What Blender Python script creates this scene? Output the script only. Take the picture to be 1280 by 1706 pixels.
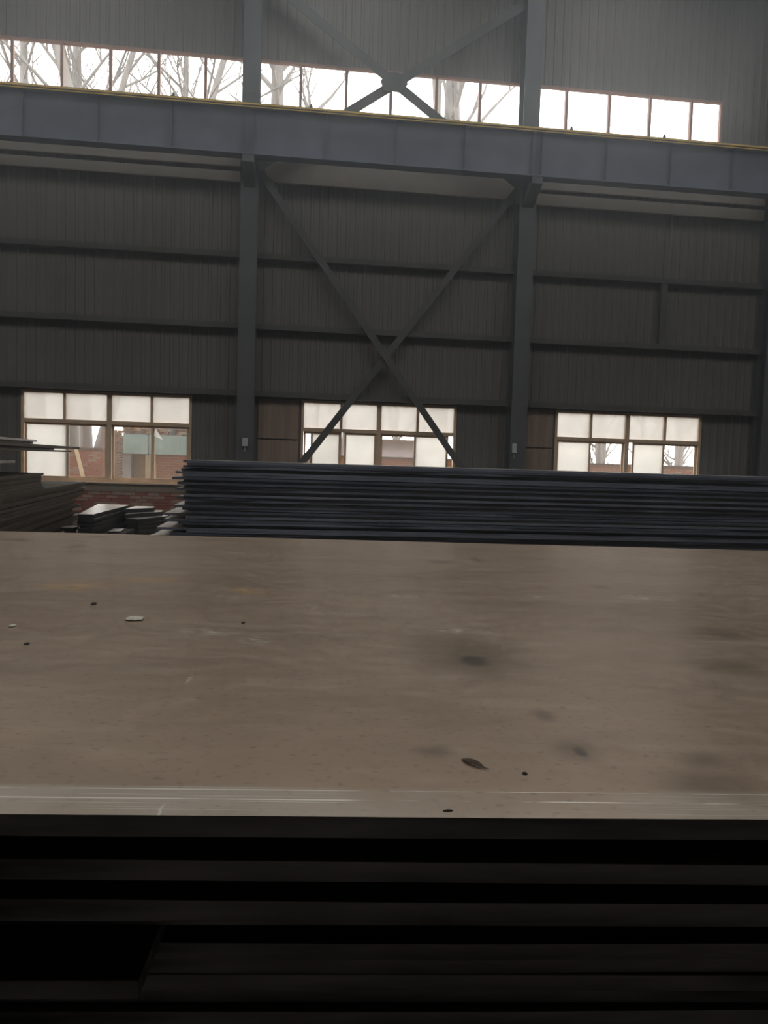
import bpy, math, random
from mathutils import Vector, Matrix, Quaternion

# ------------------------------------------------------------------ camera
scene = bpy.context.scene
for o in list(bpy.data.objects):
    bpy.data.objects.remove(o)
COL = scene.collection
YAW, PITCH, ROLL = 0.1218, 0.0645, 0.0302
EYE = Vector((0.0, 0.0, 1.6))
fw = Vector((math.sin(YAW) * math.cos(PITCH), math.cos(YAW) * math.cos(PITCH), -math.sin(PITCH)))
rt = Vector((math.cos(YAW), -math.sin(YAW), 0))
up = rt.cross(fw)
rt2 = rt * math.cos(ROLL) + up * math.sin(ROLL)
up2 = up * math.cos(ROLL) - rt * math.sin(ROLL)
cam_data = bpy.data.cameras.new('camera')
cam = bpy.data.objects.new('camera', cam_data)
COL.objects.link(cam)
m = Matrix((rt2, up2, -fw)).transposed().to_4x4()
m.translation = EYE
cam.matrix_world = m
cam_data.sensor_fit = 'VERTICAL'
cam_data.sensor_height = 36.0
cam_data.lens = 36.0 * 1290.0 / 1706.0
cam_data.clip_start = 0.02
cam_data.clip_end = 400
scene.camera = cam

# ------------------------------------------------------------------ sky and light
SKY = 5.0
world = bpy.data.worlds.new('world')
scene.world = world
world.use_nodes = True
bg = world.node_tree.nodes['Background']
bg.inputs['Color'].default_value = (1.0, 0.985, 0.96, 1)
bg.inputs['Strength'].default_value = SKY
scene.view_settings.view_transform = 'Standard'
scene.view_settings.look = 'None'
scene.view_settings.gamma = 1.0
scene.view_settings.use_curve_mapping = False
scene.view_settings.exposure = 0.0
try:
    scene.cycles.use_denoising = True
    scene.cycles.max_bounces = 7
    scene.cycles.diffuse_bounces = 4
    scene.cycles.use_adaptive_sampling = True
    scene.cycles.adaptive_threshold = 0.03
    scene.cycles.transparent_max_bounces = 16
    scene.cycles.volume_bounces = 0
    scene.cycles.caustics_reflective = False
    scene.cycles.caustics_refractive = False
    scene.cycles.sample_clamp_indirect = 6.0
except Exception:
    pass


def portal(name, loc, rot, sx, sy):
    """Sky portal in an opening of the building: gives no light of its own."""
    l = bpy.data.lights.new(name, 'AREA')
    l.shape = 'RECTANGLE'
    l.size, l.size_y = sx, sy
    l.cycles.is_portal = True
    o = bpy.data.objects.new(name, l)
    COL.objects.link(o)
    o.location = loc
    o.rotation_euler = rot
    return o


WALL = 17.62          # inner plane of the far wall
ROOF = 12.9
ADDED_SKYLIGHTS = [(-11.0, 3.2), (-5.0, 3.2), (1.0, 3.2), (7.0, 3.2), (13.0, 3.2)]   # added unseen rooflights: centre x, width
SKY_ROWS = [(2.5, 9.0), (14.4, 16.2)]           # rows placed to light the plate and upper wall, y from - to
portal('clerestory_portal', (-1.6, WALL + 0.12, 9.74), (-math.pi / 2, 0, 0), 22.9, 0.98)
for wx in (-3.99, 1.995, 7.94):
    portal('window_portal', (wx, WALL + 0.12, 1.95), (-math.pi / 2, 0, 0), 3.5, 1.9)
for sx, sw in ADDED_SKYLIGHTS:
    for ya, yb in SKY_ROWS:
        portal('added_skylight_portal', (sx, (ya + yb) / 2, ROOF + 0.05), (0, 0, 0), sw, yb - ya)

# ------------------------------------------------------------------ helpers
rnd = random.Random(7)


class MB:
    def __init__(self):
        self.v, self.f = [], []

    def box(self, x0, x1, y0, y1, z0, z1):
        n = len(self.v)
        self.v += [(x0, y0, z0), (x1, y0, z0), (x1, y1, z0), (x0, y1, z0), (x0, y0, z1), (x1, y0, z1), (x1, y1, z1), (x0, y1, z1)]
        self.f += [(n, n + 3, n + 2, n + 1), (n + 4, n + 5, n + 6, n + 7), (n, n + 1, n + 5, n + 4),
                   (n + 1, n + 2, n + 6, n + 5), (n + 2, n + 3, n + 7, n + 6), (n + 3, n, n + 4, n + 7)]
        return self

    def bar(self, p, q, w, h, upv=(0, 1, 0)):
        """Square bar from p to q: w across, h along upv."""
        p, q = Vector(p), Vector(q)
        d = (q - p).normalized()
        b = Vector(upv)
        b = (b - d * b.dot(d)).normalized()
        a = d.cross(b)
        n = len(self.v)
        for c in (p, q):
            for s, t in ((-1, -1), (1, -1), (1, 1), (-1, 1)):
                self.v.append(tuple(c + a * (s * w / 2) + b * (t * h / 2)))
        self.f += [(n, n + 1, n + 2, n + 3), (n + 7, n + 6, n + 5, n + 4)]
        for i in range(4):
            j = (i + 1) % 4
            self.f.append((n + i, n + 4 + i, n + 4 + j, n + j))
        return self

    def tube(self, pts, rad, k=6):
        pts = [Vector(p) for p in pts]
        n = len(self.v)
        for i, p in enumerate(pts):
            d = (pts[min(i + 1, len(pts) - 1)] - pts[max(i - 1, 0)]).normalized()
            a = d.orthogonal().normalized()
            b = d.cross(a)
            if i:
                # keep the frame from twisting
                a = (pa - d * pa.dot(d)).normalized()
                b = d.cross(a)
            pa = a
            for j in range(k):
                t = 2 * math.pi * j / k
                self.v.append(tuple(p + (a * math.cos(t) + b * math.sin(t)) * rad[i]))
        for i in range(len(pts) - 1):
            for j in range(k):
                a0 = n + i * k + j
                a1 = n + i * k + (j + 1) % k
                self.f.append((a0, a1, a1 + k, a0 + k))
        self.f.append(tuple(n + j for j in reversed(range(k))))
        e = n + (len(pts) - 1) * k
        self.f.append(tuple(e + j for j in range(k)))
        return self

    def prism(self, poly, y0, y1):
        """Polygon in x,z pushed from y0 to y1."""
        n, k = len(self.v), len(poly)
        self.v += [(x, y0, z) for x, z in poly] + [(x, y1, z) for x, z in poly]
        self.f.append(tuple(range(n, n + k)))
        self.f.append(tuple(reversed(range(n + k, n + 2 * k))))
        for i in range(k):
            j = (i + 1) % k
            self.f.append((n + j, n + i, n + k + i, n + k + j))
        return self

    def mesh(self, name, mat, origin=(0, 0, 0), smooth=False):
        ox, oy, oz = origin
        me = bpy.data.meshes.new(name)
        me.from_pydata([(x - ox, y - oy, z - oz) for x, y, z in self.v], [], self.f)
        me.materials.append(mat)
        if smooth:
            me.polygons.foreach_set('use_smooth', [True] * len(me.polygons))
        me.update()
        return me

    def build(self, name, mat, parent=None, origin=None, smooth=False):
        """One mesh object; with a parent the vertices are given in world space and moved to the parent's frame."""
        if origin is None:
            origin = WORLD_OF.get(parent.name, (0, 0, 0)) if parent else (0, 0, 0)
            place = (0, 0, 0)
        else:
            place = origin
        o = bpy.data.objects.new(name, self.mesh(name, mat, origin, smooth))
        COL.objects.link(o)
        o.location = place
        if parent:
            o.parent = parent
            WORLD_OF[o.name] = origin
        else:
            WORLD_OF[o.name] = origin
        return o


WORLD_OF = {}


def tag(o, label=None, cat=None, group=None, kind=None):
    if label:
        o['label'] = label
    if cat:
        o['category'] = cat
    if group:
        o['group'] = group
    if kind:
        o['kind'] = kind
    return o


def thing(name, loc, label, cat, group=None, kind=None):
    o = bpy.data.objects.new(name, None)
    o.empty_display_size = 0.1
    COL.objects.link(o)
    o.location = loc
    WORLD_OF[o.name] = tuple(loc)
    return tag(o, label, cat, group, kind)


ORD = ('topmost second third fourth fifth sixth seventh eighth ninth tenth eleventh twelfth thirteenth fourteenth fifteenth '
       'sixteenth seventeenth eighteenth nineteenth twentieth').split()
TENS = {20: 'twenty', 30: 'thirty', 40: 'forty'}


def ordinal(i):
    """0 -> topmost, 1 -> second from the top ..."""
    if i == 0:
        return 'topmost'
    n = i + 1
    if n <= 20:
        return ORD[i] + ' from the top'
    t, u = n // 10 * 10, n % 10
    if u == 0:
        return {30: 'thirtieth', 40: 'fortieth'}[n] + ' from the top'
    return TENS[t] + '-' + ('first' if u == 1 else ORD[u - 1]) + ' from the top'


# ------------------------------------------------------------------ materials
def nodes_of(name):
    mt = bpy.data.materials.new(name)
    mt.use_nodes = True
    nt = mt.node_tree
    return mt, nt, nt.nodes['Principled BSDF']


def mat(name, col, rough=0.6, metal=0.0, var=0.15, scale=6.0, bump=0.0, bscale=40.0, stretch=(1, 1, 1), spec=0.5, col2=None):
    mt, nt, b = nodes_of(name)
    L = nt.links
    tc = nt.nodes.new('ShaderNodeTexCoord')
    mp = nt.nodes.new('ShaderNodeMapping')
    mp.inputs['Scale'].default_value = stretch
    L.new(tc.outputs['Object'], mp.inputs['Vector'])
    nz = nt.nodes.new('ShaderNodeTexNoise')
    nz.inputs['Scale'].default_value = scale
    nz.inputs['Detail'].default_value = 5
    L.new(mp.outputs['Vector'], nz.inputs['Vector'])
    rp = nt.nodes.new('ShaderNodeValToRGB')
    rp.color_ramp.elements[0].position = 0.3
    rp.color_ramp.elements[1].position = 0.72
    c2 = col2 or tuple(min(1, c * (1 + var)) for c in col)
    c1 = tuple(c * (1 - var) for c in col)
    rp.color_ramp.elements[0].color = (*c1, 1)
    rp.color_ramp.elements[1].color = (*c2, 1)
    L.new(nz.outputs['Fac'], rp.inputs['Fac'])
    L.new(rp.outputs['Color'], b.inputs['Base Color'])
    b.inputs['Roughness'].default_value = rough
    b.inputs['Metallic'].default_value = metal
    b.inputs['Specular IOR Level'].default_value = spec
    if bump:
        nb = nt.nodes.new('ShaderNodeTexNoise')
        nb.inputs['Scale'].default_value = bscale
        nb.inputs['Detail'].default_value = 4
        L.new(mp.outputs['Vector'], nb.inputs['Vector'])
        bp = nt.nodes.new('ShaderNodeBump')
        bp.inputs['Strength'].default_value = bump
        bp.inputs['Distance'].default_value = 0.01
        L.new(nb.outputs['Fac'], bp.inputs['Height'])
        L.new(bp.outputs['Normal'], b.inputs['Normal'])
    return mt


def brick_mat(name, c1, c2, mortar, sx=4.0):
    mt, nt, b = nodes_of(name)
    L = nt.links
    tc = nt.nodes.new('ShaderNodeTexCoord')
    mp = nt.nodes.new('ShaderNodeMapping')
    mp.inputs['Rotation'].default_value = (math.pi / 2, 0, 0)
    L.new(tc.outputs['Object'], mp.inputs['Vector'])
    br = nt.nodes.new('ShaderNodeTexBrick')
    br.inputs['Scale'].default_value = sx
    br.inputs['Color1'].default_value = (*c1, 1)
    br.inputs['Color2'].default_value = (*c2, 1)
    br.inputs['Mortar'].default_value = (*mortar, 1)
    br.inputs['Brick Width'].default_value = 1.0
    br.inputs['Row Height'].default_value = 0.28
    br.inputs['Mortar Size'].default_value = 0.03
    L.new(mp.outputs['Vector'], br.inputs['Vector'])
    L.new(br.outputs['Color'], b.inputs['Base Color'])
    b.inputs['Roughness'].default_value = 0.9
    return mt


def glass_mat(name, clear, milk, tint=(1, 1, 1), milkcol=(0.9, 0.9, 0.87)):
    """Window glass seen through dust: 'clear' passes straight through, 'milk' is scattered, the rest is lost."""
    mt, nt, b = nodes_of(name)
    nt.nodes.remove(b)
    L = nt.links
    out = nt.nodes['Material Output']
    tr = nt.nodes.new('ShaderNodeBsdfTransparent')
    tr.inputs['Color'].default_value = tuple(clear * t for t in tint) + (1,)
    tl = nt.nodes.new('ShaderNodeBsdfTranslucent')
    tc = nt.nodes.new('ShaderNodeTexCoord')
    nz = nt.nodes.new('ShaderNodeTexNoise')
    nz.inputs['Scale'].default_value = 2.5
    L.new(tc.outputs['Object'], nz.inputs['Vector'])
    rp = nt.nodes.new('ShaderNodeValToRGB')
    rp.color_ramp.elements[0].color = tuple(milk * 0.9 * c for c in milkcol) + (1,)
    rp.color_ramp.elements[1].color = tuple(milk * 1.1 * c for c in milkcol) + (1,)
    L.new(nz.outputs['Fac'], rp.inputs['Fac'])
    L.new(rp.outputs['Color'], tl.inputs['Color'])
    ad = nt.nodes.new('ShaderNodeAddShader')
    L.new(tr.outputs[0], ad.inputs[0])
    L.new(tl.outputs[0], ad.inputs[1])
    L.new(ad.outputs[0], out.inputs['Surface'])
    return mt


M = {
    'siding': mat('painted_siding', (0.125, 0.112, 0.098), 0.6, 0, 0.12, 0.7, stretch=(1, 1, 0.25)),
    'siding_brown': mat('brown_siding', (0.27, 0.19, 0.14), 0.7, 0, 0.2, 1.5, stretch=(3, 3, 0.3)),
    'steel_grey': mat('grey_steel_paint', (0.14, 0.155, 0.20), 0.55, 0, 0.15, 1.5),
    'column': mat('dark_column_paint', (0.085, 0.084, 0.09), 0.55, 0, 0.15, 1.5),
    'girt': mat('girt_paint', (0.075, 0.07, 0.065), 0.7, 0, 0.2, 2.0),
    'brace': mat('brace_paint', (0.075, 0.072, 0.07), 0.6, 0, 0.2, 2.0),
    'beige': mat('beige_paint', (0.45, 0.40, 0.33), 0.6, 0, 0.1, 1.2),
    'yellow': mat('yellow_rail_paint', (0.75, 0.50, 0.08), 0.5, 0, 0.2, 3.0),
    'rail': mat('rail_steel', (0.12, 0.11, 0.10), 0.5, 0.5, 0.2, 8.0),
    'frame': mat('tan_window_frame', (0.62, 0.45, 0.30), 0.55, 0, 0.15, 4.0),
    'frame_red': mat('brown_clerestory_frame', (0.32, 0.17, 0.12), 0.55, 0, 0.15, 4.0),
    'roof': mat('roof_sheet', (0.35, 0.36, 0.38), 0.7, 0, 0.1, 1.0),
    'concrete': mat('concrete_floor', (0.11, 0.095, 0.08), 0.9, 0, 0.25, 1.5, 0.2, 30),
    'plaster': mat('dusty_plaster', (0.25, 0.19, 0.13), 0.9, 0, 0.2, 3.0, 0.2, 30),
    'mortar': mat('grey_mortar', (0.22, 0.17, 0.14), 0.95, 0, 0.15, 12.0),
    'brick': mat('red_brick', (0.34, 0.10, 0.06), 0.9, 0, 0.3, 5.0, 0.3, 60),
    'brick_pale': mat('pale_brick', (0.42, 0.25, 0.18), 0.9, 0, 0.3, 5.0, 0.3, 60),
    'yard_pale': mat('yard_pale_brick', (0.60, 0.42, 0.32), 0.9, 0, 0.3, 5.0, 0.3, 60),
    'yard_brick': mat('yard_brick', (0.58, 0.27, 0.17), 0.9, 0, 0.3, 5.0, 0.3, 60),
    'yard_wall': brick_mat('yard_brick_wall', (0.58, 0.28, 0.18), (0.47, 0.23, 0.15), (0.5, 0.42, 0.34)),
    'earth': mat('dry_earth', (0.24, 0.19, 0.14), 0.95, 0, 0.3, 0.8),
    'bark': mat('pale_bark', (0.23, 0.215, 0.20), 0.9, 0, 0.25, 3.0, stretch=(1, 1, 0.3)),
    'teal': mat('teal_sheet', (0.50, 0.68, 0.68), 0.55, 0, 0.15, 3.0),
    'post_beige': mat('beige_render', (0.62, 0.50, 0.32), 0.9, 0, 0.15, 3.0),
    'grey_wall': mat('grey_block_wall', (0.48, 0.48, 0.51), 0.9, 0, 0.15, 2.0),
    'thatch': mat('rubble_brown', (0.52, 0.40, 0.31), 0.95, 0, 0.35, 8.0),
    'timber': mat('weathered_timber', (0.30, 0.23, 0.16), 0.85, 0, 0.3, 6.0, stretch=(0.3, 4, 4)),
    'paper': mat('white_paper', (0.8, 0.79, 0.76), 0.8, 0, 0.05, 4.0),
    'plate_dark': mat('dark_mill_plate', (0.125, 0.135, 0.175), 0.5, 0.0, 0.35, 2.5, stretch=(0.4, 3, 6)),
    'plate_dark2': mat('dark_mill_plate_worn', (0.21, 0.22, 0.275), 0.5, 0.0, 0.35, 2.5, stretch=(0.4, 3, 6)),
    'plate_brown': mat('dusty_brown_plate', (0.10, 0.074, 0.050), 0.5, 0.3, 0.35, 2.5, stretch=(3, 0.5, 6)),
    'plate_grey': mat('glare_grey_plate', (0.50, 0.455, 0.415), 0.30, 0.45, 0.25, 2.5, stretch=(3, 0.5, 6)),  # pale tone carries window glare on upper faces
    'edge': mat('cut_plate_edge', (0.42, 0.40, 0.41), 0.6, 0.0, 0.8, 7.0, stretch=(0.5, 4, 4)),
    'edge_shade': mat('shade_black_edge', (0.03, 0.026, 0.024), 0.8, 0, 0.4, 7.0),  # black stands in for shade on faces turned from the light
    'leaf': mat('dry_leaf', (0.09, 0.055, 0.03), 0.8, 0, 0.4, 60.0),
    'chip': mat('pale_chip', (0.62, 0.57, 0.47), 0.8, 0, 0.15, 40.0),
    'grit': mat('dark_grit', (0.03, 0.025, 0.02), 0.9, 0, 0.2, 40.0),
    'box': mat('pale_box_plastic', (0.45, 0.46, 0.48), 0.5, 0, 0.05, 4.0),
    'clear': glass_mat('clear_glass', 0.92, 0.02),
    'dusty': glass_mat('dusty_glass', 0.15, 0.50, milkcol=(0.92, 0.90, 0.86)),
    'frosted': glass_mat('frosted_glass', 0.0, 0.72, milkcol=(0.92, 0.915, 0.885)),
    'added_skylight': glass_mat('added_rooflight_sheet', 0.85, 0.05, (0.97, 0.99, 1.0)),  # for the added, unseen rooflights
}


# the top plate: brown mill scale with its own stains, scuffs and rust
def top_plate_mat():
    mt, nt, b = nodes_of('stained_top_plate')
    L = nt.links
    N = nt.nodes.new
    tc = N('ShaderNodeTexCoord')
    nz = N('ShaderNodeTexNoise')
    nz.inputs['Scale'].default_value = 14.0
    nz.inputs['Detail'].default_value = 3
    L.new(tc.outputs['Object'], nz.inputs['Vector'])
    sub = N('ShaderNodeVectorMath')
    sub.operation = 'SUBTRACT'
    sub.inputs[1].default_value = (0.5, 0.5, 0.5)
    L.new(nz.outputs['Color'], sub.inputs[0])
    scl = N('ShaderNodeVectorMath')
    scl.operation = 'SCALE'
    scl.inputs['Scale'].default_value = 0.035
    L.new(sub.outputs[0], scl.inputs[0])
    wob = N('ShaderNodeVectorMath')
    wob.operation = 'ADD'
    L.new(tc.outputs['Object'], wob.inputs[0])
    L.new(scl.outputs[0], wob.inputs[1])

    def noise(scale, stretch, lo, hi, detail=5):
        mp = N('ShaderNodeMapping')
        mp.inputs['Scale'].default_value = stretch
        L.new(tc.outputs['Object'], mp.inputs['Vector'])
        n = N('ShaderNodeTexNoise')
        n.inputs['Scale'].default_value = scale
        n.inputs['Detail'].default_value = detail
        L.new(mp.outputs['Vector'], n.inputs['Vector'])
        r = N('ShaderNodeMapRange')
        r.inputs['From Min'].default_value = lo
        r.inputs['From Max'].default_value = hi
        L.new(n.outputs['Fac'], r.inputs['Value'])
        return r.outputs['Result']

    def mix(a, bcol, fac):
        x = N('ShaderNodeMix')
        x.data_type = 'RGBA'
        x.clamp_factor = True
        if isinstance(a, tuple):
            x.inputs['A'].default_value = (*a, 1)
        else:
            L.new(a, x.inputs['A'])
        x.inputs['B'].default_value = (*bcol, 1)
        L.new(fac, x.inputs['Factor'])
        return x.outputs['Result']

    def mul(a, v):
        x = N('ShaderNodeMath')
        x.operation = 'MULTIPLY'
        x.use_clamp = True
        L.new(a, x.inputs[0])
        if isinstance(v, float):
            x.inputs[1].default_value = v
        else:
            L.new(v, x.inputs[1])
        return x.outputs[0]

    base = mix(PLATE_A, PLATE_B, noise(1.6, (1, 1, 1), 0.35, 0.68))
    base = mix(base, PLATE_C, mul(noise(9.0, (0.5, 2.0, 1), 0.52, 0.75), 0.5))
    base = mix(base, (0.12, 0.09, 0.065), mul(noise(90.0, (1, 1.4, 1), 0.58, 0.74), 0.6))
    base = mix(base, (0.20, 0.14, 0.095), mul(noise(3.5, (0.6, 1.6, 1), 0.50, 0.72), 0.45))
    rough_noise = noise(22.0, (1, 1.5, 1), 0.45, 0.7)

    def spot(cx, cy, rx, ry, soft=0.0):
        s = N('ShaderNodeVectorMath')
        s.operation = 'SUBTRACT'
        L.new(wob.outputs[0], s.inputs[0])
        s.inputs[1].default_value = (cx, cy, 0)
        d = N('ShaderNodeVectorMath')
        d.operation = 'MULTIPLY'
        L.new(s.outputs[0], d.inputs[0])
        d.inputs[1].default_value = (1 / rx, 1 / ry, 0)
        ln = N('ShaderNodeVectorMath')
        ln.operation = 'LENGTH'
        L.new(d.outputs[0], ln.inputs[0])
        r = N('ShaderNodeMapRange')
        r.interpolation_type = 'SMOOTHSTEP'
        r.inputs['From Min'].default_value = 1.1
        r.inputs['From Max'].default_value = soft
        L.new(ln.outputs['Value'], r.inputs['Value'])
        return r.outputs['Result']

    DARK, CORE, ORANGE, PALE, CHALK = (0.15, 0.10, 0.062), (0.07, 0.05, 0.035), (0.66, 0.36, 0.11), (0.75, 0.66, 0.53), (0.85, 0.82, 0.74)
    for kind, cx, cy, rx, ry in STAINS:
        if kind == 'd':
            base = mix(base, DARK, mul(spot(cx, cy, rx * 1.1, ry * 1.1, 0.1), 0.65))
        elif kind == 'k':
            base = mix(base, CORE, mul(spot(cx, cy, rx, ry, 0.4), 0.9))
        elif kind == 'o':
            base = mix(base, ORANGE, mul(mul(spot(cx, cy, rx, ry), noise(30.0, (1, 2, 1), 0.4, 0.6)), 0.75))
        elif kind == 'p':
            base = mix(base, PALE, mul(mul(spot(cx, cy, rx, ry, 0.2), noise(70.0, (0.6, 2, 1), 0.48, 0.62)), 0.7))
        elif kind == 'c':
            base = mix(base, CHALK, mul(spot(cx, cy, rx, ry, 0.5), 0.8))
    # rubbed streaks along the near edge
    sep = N('ShaderNodeSeparateXYZ')
    L.new(tc.outputs['Object'], sep.inputs[0])
    band = N('ShaderNodeMapRange')
    band.inputs['From Min'].default_value = 0.062
    band.inputs['From Max'].default_value = 0.052
    L.new(sep.outputs['Y'], band.inputs['Value'])
    streak = mul(noise(60.0, (0.05, 9.0, 1), 0.60, 0.66, 2), noise(5.0, (1, 1, 1), 0.45, 0.55))
    base = mix(base, (0.88, 0.84, 0.75), mul(mul(streak, band.outputs['Result']), 0.75))
    base = mix(base, (0.54, 0.50, 0.43), mul(mul(band.outputs['Result'], noise(3.0, (1, 1, 1), 0.35, 0.6)), 0.6))  # paler near band: clerestory reflection painted into the colour
    for ly, wd in ((0.0335, 0.0016), (0.0535, 0.0012)):
        a = N('ShaderNodeMath')
        a.operation = 'SUBTRACT'
        L.new(sep.outputs['Y'], a.inputs[0])
        a.inputs[1].default_value = ly
        ab = N('ShaderNodeMath')
        ab.operation = 'ABSOLUTE'
        L.new(a.outputs[0], ab.inputs[0])
        r = N('ShaderNodeMapRange')
        r.inputs['From Min'].default_value = wd
        r.inputs['From Max'].default_value = wd * 0.4
        L.new(ab.outputs[0], r.inputs['Value'])
        base = mix(base, (0.9, 0.86, 0.77), mul(mul(r.outputs['Result'], noise(9.0, (1, 1, 1), 0.42, 0.55)), 0.8))
    # a curved scrape
    L.new(base, b.inputs['Base Color'])
    rr = N('ShaderNodeMapRange')
    rr.inputs['To Min'].default_value = PLATE_R[0]
    rr.inputs['To Max'].default_value = PLATE_R[1]
    L.new(rough_noise, rr.inputs['Value'])
    L.new(rr.outputs['Result'], b.inputs['Roughness'])
    b.inputs['Metallic'].default_value = PLATE_METAL
    nb = N('ShaderNodeTexNoise')
    nb.inputs['Scale'].default_value = 120
    L.new(tc.outputs['Object'], nb.inputs['Vector'])
    bp = N('ShaderNodeBump')
    bp.inputs['Strength'].default_value = 0.03
    bp.inputs['Distance'].default_value = 0.002
    L.new(nb.outputs['Fac'], bp.inputs['Height'])
    L.new(bp.outputs['Normal'], b.inputs['Normal'])
    return mt


PLATE_A, PLATE_B, PLATE_C = (0.33, 0.23, 0.155), (0.43, 0.315, 0.225), (0.49, 0.385, 0.285)
PLATE_R = (0.32, 0.40)
PLATE_METAL = 0.45
STAINS = [
    ('d', -1.162, 2.031, 0.054, 0.055), ('d', -0.953, 2.191, 0.049, 0.062), ('d', -0.915, 1.884, 0.039, 0.065),
    ('d', -0.726, 2.273, 0.057, 0.065), ('d', 0.242, 1.712, 0.057, 0.058), ('d', 0.363, 1.794, 0.020, 0.093),
    ('d', 0.597, 1.286, 0.036, 0.039), ('d', 0.150, 0.575, 0.108, 0.180), ('k', 0.152, 0.527, 0.030, 0.040),
    ('d', 0.049, 0.155, 0.027, 0.022), ('d', 0.200, 0.157, 0.033, 0.041), ('k', 0.205, 0.149, 0.010, 0.015),
    ('d', 0.327, 0.141, 0.031, 0.025), ('d', 0.653, 0.762, 0.078, 0.069), ('d', 0.546, 0.515, 0.079, 0.065),
    ('d', 0.192, 0.278, 0.019, 0.027), ('o', -0.652, 1.129, 0.103, 0.081), ('o', -0.265, 1.107, 0.053, 0.048),
    ('o', -0.519, 1.237, 0.083, 0.045), ('p', -0.288, 0.688, 0.066, 0.041), ('p', -0.195, 0.637, 0.041, 0.043),
    ('p', 0.079, 1.081, 0.044, 0.031), ('p', 0.164, 0.733, 0.072, 0.030), ('p', 0.402, 1.122, 0.050, 0.041),
    ('p', 0.656, 1.138, 0.084, 0.050), ('p', -0.260, 0.406, 0.005, 0.029), ('c', -0.198, 0.015, 0.002, 0.017),
    ('p', 0.710, 1.113, 0.030, 0.033), ('d', 0.304, 0.072, 0.054, 0.042),
]
M['plate_top'] = top_plate_mat()

# ------------------------------------------------------------------ the hall
X0, X1, YB = -20.0, 20.0, -8.0
CLER = (-13.0, 9.84, 9.25, 10.23)                       # opening of the high window band
WINS = [(-5.79, -2.19), (0.22, 3.77), (6.13, 9.75)]     # lower openings
WZ0, WZ1 = 0.98, 2.93


def struct(o, label=None, cat=None):
    return tag(o, label, cat, kind='structure')


struct(MB().box(X0, X1, YB, WALL + 0.3, -0.2, 0).build('floor', M['concrete']), 'dusty grey concrete floor of the hall', 'floor')


def corrugated(mb, x0, x1, z0, z1, y, pitch=0.2, depth=0.016, skin=0.06):
    """Trapezoid-ribbed sheet between x0..x1 and z0..z1; ribs stand proud towards -y."""
    brk = []
    k = math.floor((x0 - 0.001) / pitch) - 1
    while k * pitch < x1 + pitch:
        b0 = k * pitch
        brk += [(b0, 0), (b0 + 0.55 * pitch, 0), (b0 + 0.65 * pitch, 1), (b0 + 0.90 * pitch, 1)]
        k += 1
    brk.append((k * pitch, 0))

    def at(x):
        for (a, da), (c, dc) in zip(brk, brk[1:]):
            if a <= x <= c:
                return da + (dc - da) * (x - a) / (c - a)
        return 0
    xs = [(x0, at(x0))] + [(x, d) for x, d in brk if x0 + 1e-4 < x < x1 - 1e-4] + [(x1, at(x1))]
    n = len(mb.v)
    for x, d in xs:
        mb.v += [(x, y - d * depth, z0), (x, y - d * depth, z1)]
    for i in range(len(xs) - 1):
        a = n + 2 * i
        mb.f.append((a, a + 2, a + 3, a + 1))
    # outer skin
    n = len(mb.v)
    mb.v += [(x0, y + skin, z0), (x1, y + skin, z0), (x1, y + skin, z1), (x0, y + skin, z1)]
    mb.f.append((n, n + 3, n + 2, n + 1))


mb = MB()
edges = [X0] + [e for w in WINS for e in w] + [X1]
for i in range(0, len(edges), 2):
    corrugated(mb, edges[i], edges[i + 1], 0.95, WZ1, WALL)
corrugated(mb, X0, X1, WZ1, CLER[2], WALL)
corrugated(mb, X0, CLER[0], CLER[2], CLER[3], WALL)
corrugated(mb, CLER[1], X1, CLER[2], CLER[3], WALL)
corrugated(mb, X0, X1, CLER[3], ROOF + 0.1, WALL)
wall = struct(mb.build('wall_far', M['siding']), 'dark grey ribbed metal siding of the far wall with window openings', 'wall')

# low brick wall under the siding: mortar body, plaster band under the sills, bricks where they show
base = struct(MB().box(X0, X1, WALL - 0.06, WALL + 0.18, 0, 0.78).build('wall_base', M['mortar']), 'low red brick wall under the window', 'wall')
MB().box(X0, X1, WALL - 0.075, WALL + 0.18, 0.78, 0.955).build('plaster_band', M['plaster'], base)


def bricks(parent, x0, x1, z0, z1, yface, mats, bw=0.24, bh=0.06, joint=0.012, proud=0.016, seed=1):
    r = random.Random(seed)
    px, py, pz = WORLD_OF[parent.name]
    me = [MB().box(-bw / 2, bw / 2, 0, 0.05, 0, bh).mesh('brick', mt) for mt in mats]
    me_half = [MB().box(-bw / 4, bw / 4, 0, 0.05, 0, bh).mesh('brick', mt) for mt in mats]
    row, z = 0, z0
    while z + bh < z1:
        x = x0
        first = row % 2
        while x < x1 - 0.05:
            w = bw / 2 - 0.006 if first else bw
            pool = me_half if first else me
            first = 0
            o = bpy.data.objects.new('brick', pool[r.randrange(len(pool))])
            COL.objects.link(o)
            o.parent = parent
            o.location = (x + w / 2 - px, yface - proud - r.uniform(0, 0.006) - py, z - pz)
            x += w + joint
        z += bh + joint
        row += 1


bricks(base, -5.0, -1.55, 0.20, 0.78, WALL - 0.06, [M['brick'], M['brick'], M['brick_pale']], seed=3)

struct(MB().box(X0, X0 + 0.2, YB, WALL, 0, ROOF).build('wall_left', M['siding']), 'side wall of the hall outside the view', 'wall')
struct(MB().box(X1 - 0.2, X1, YB, WALL, 0, ROOF).build('wall_right', M['siding']), 'opposite side wall of the hall outside the view', 'wall')
struct(MB().box(X0, X1, YB - 0.2, YB, 0, ROOF).build('wall_back', M['siding']), 'wall behind the viewer', 'wall')

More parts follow.
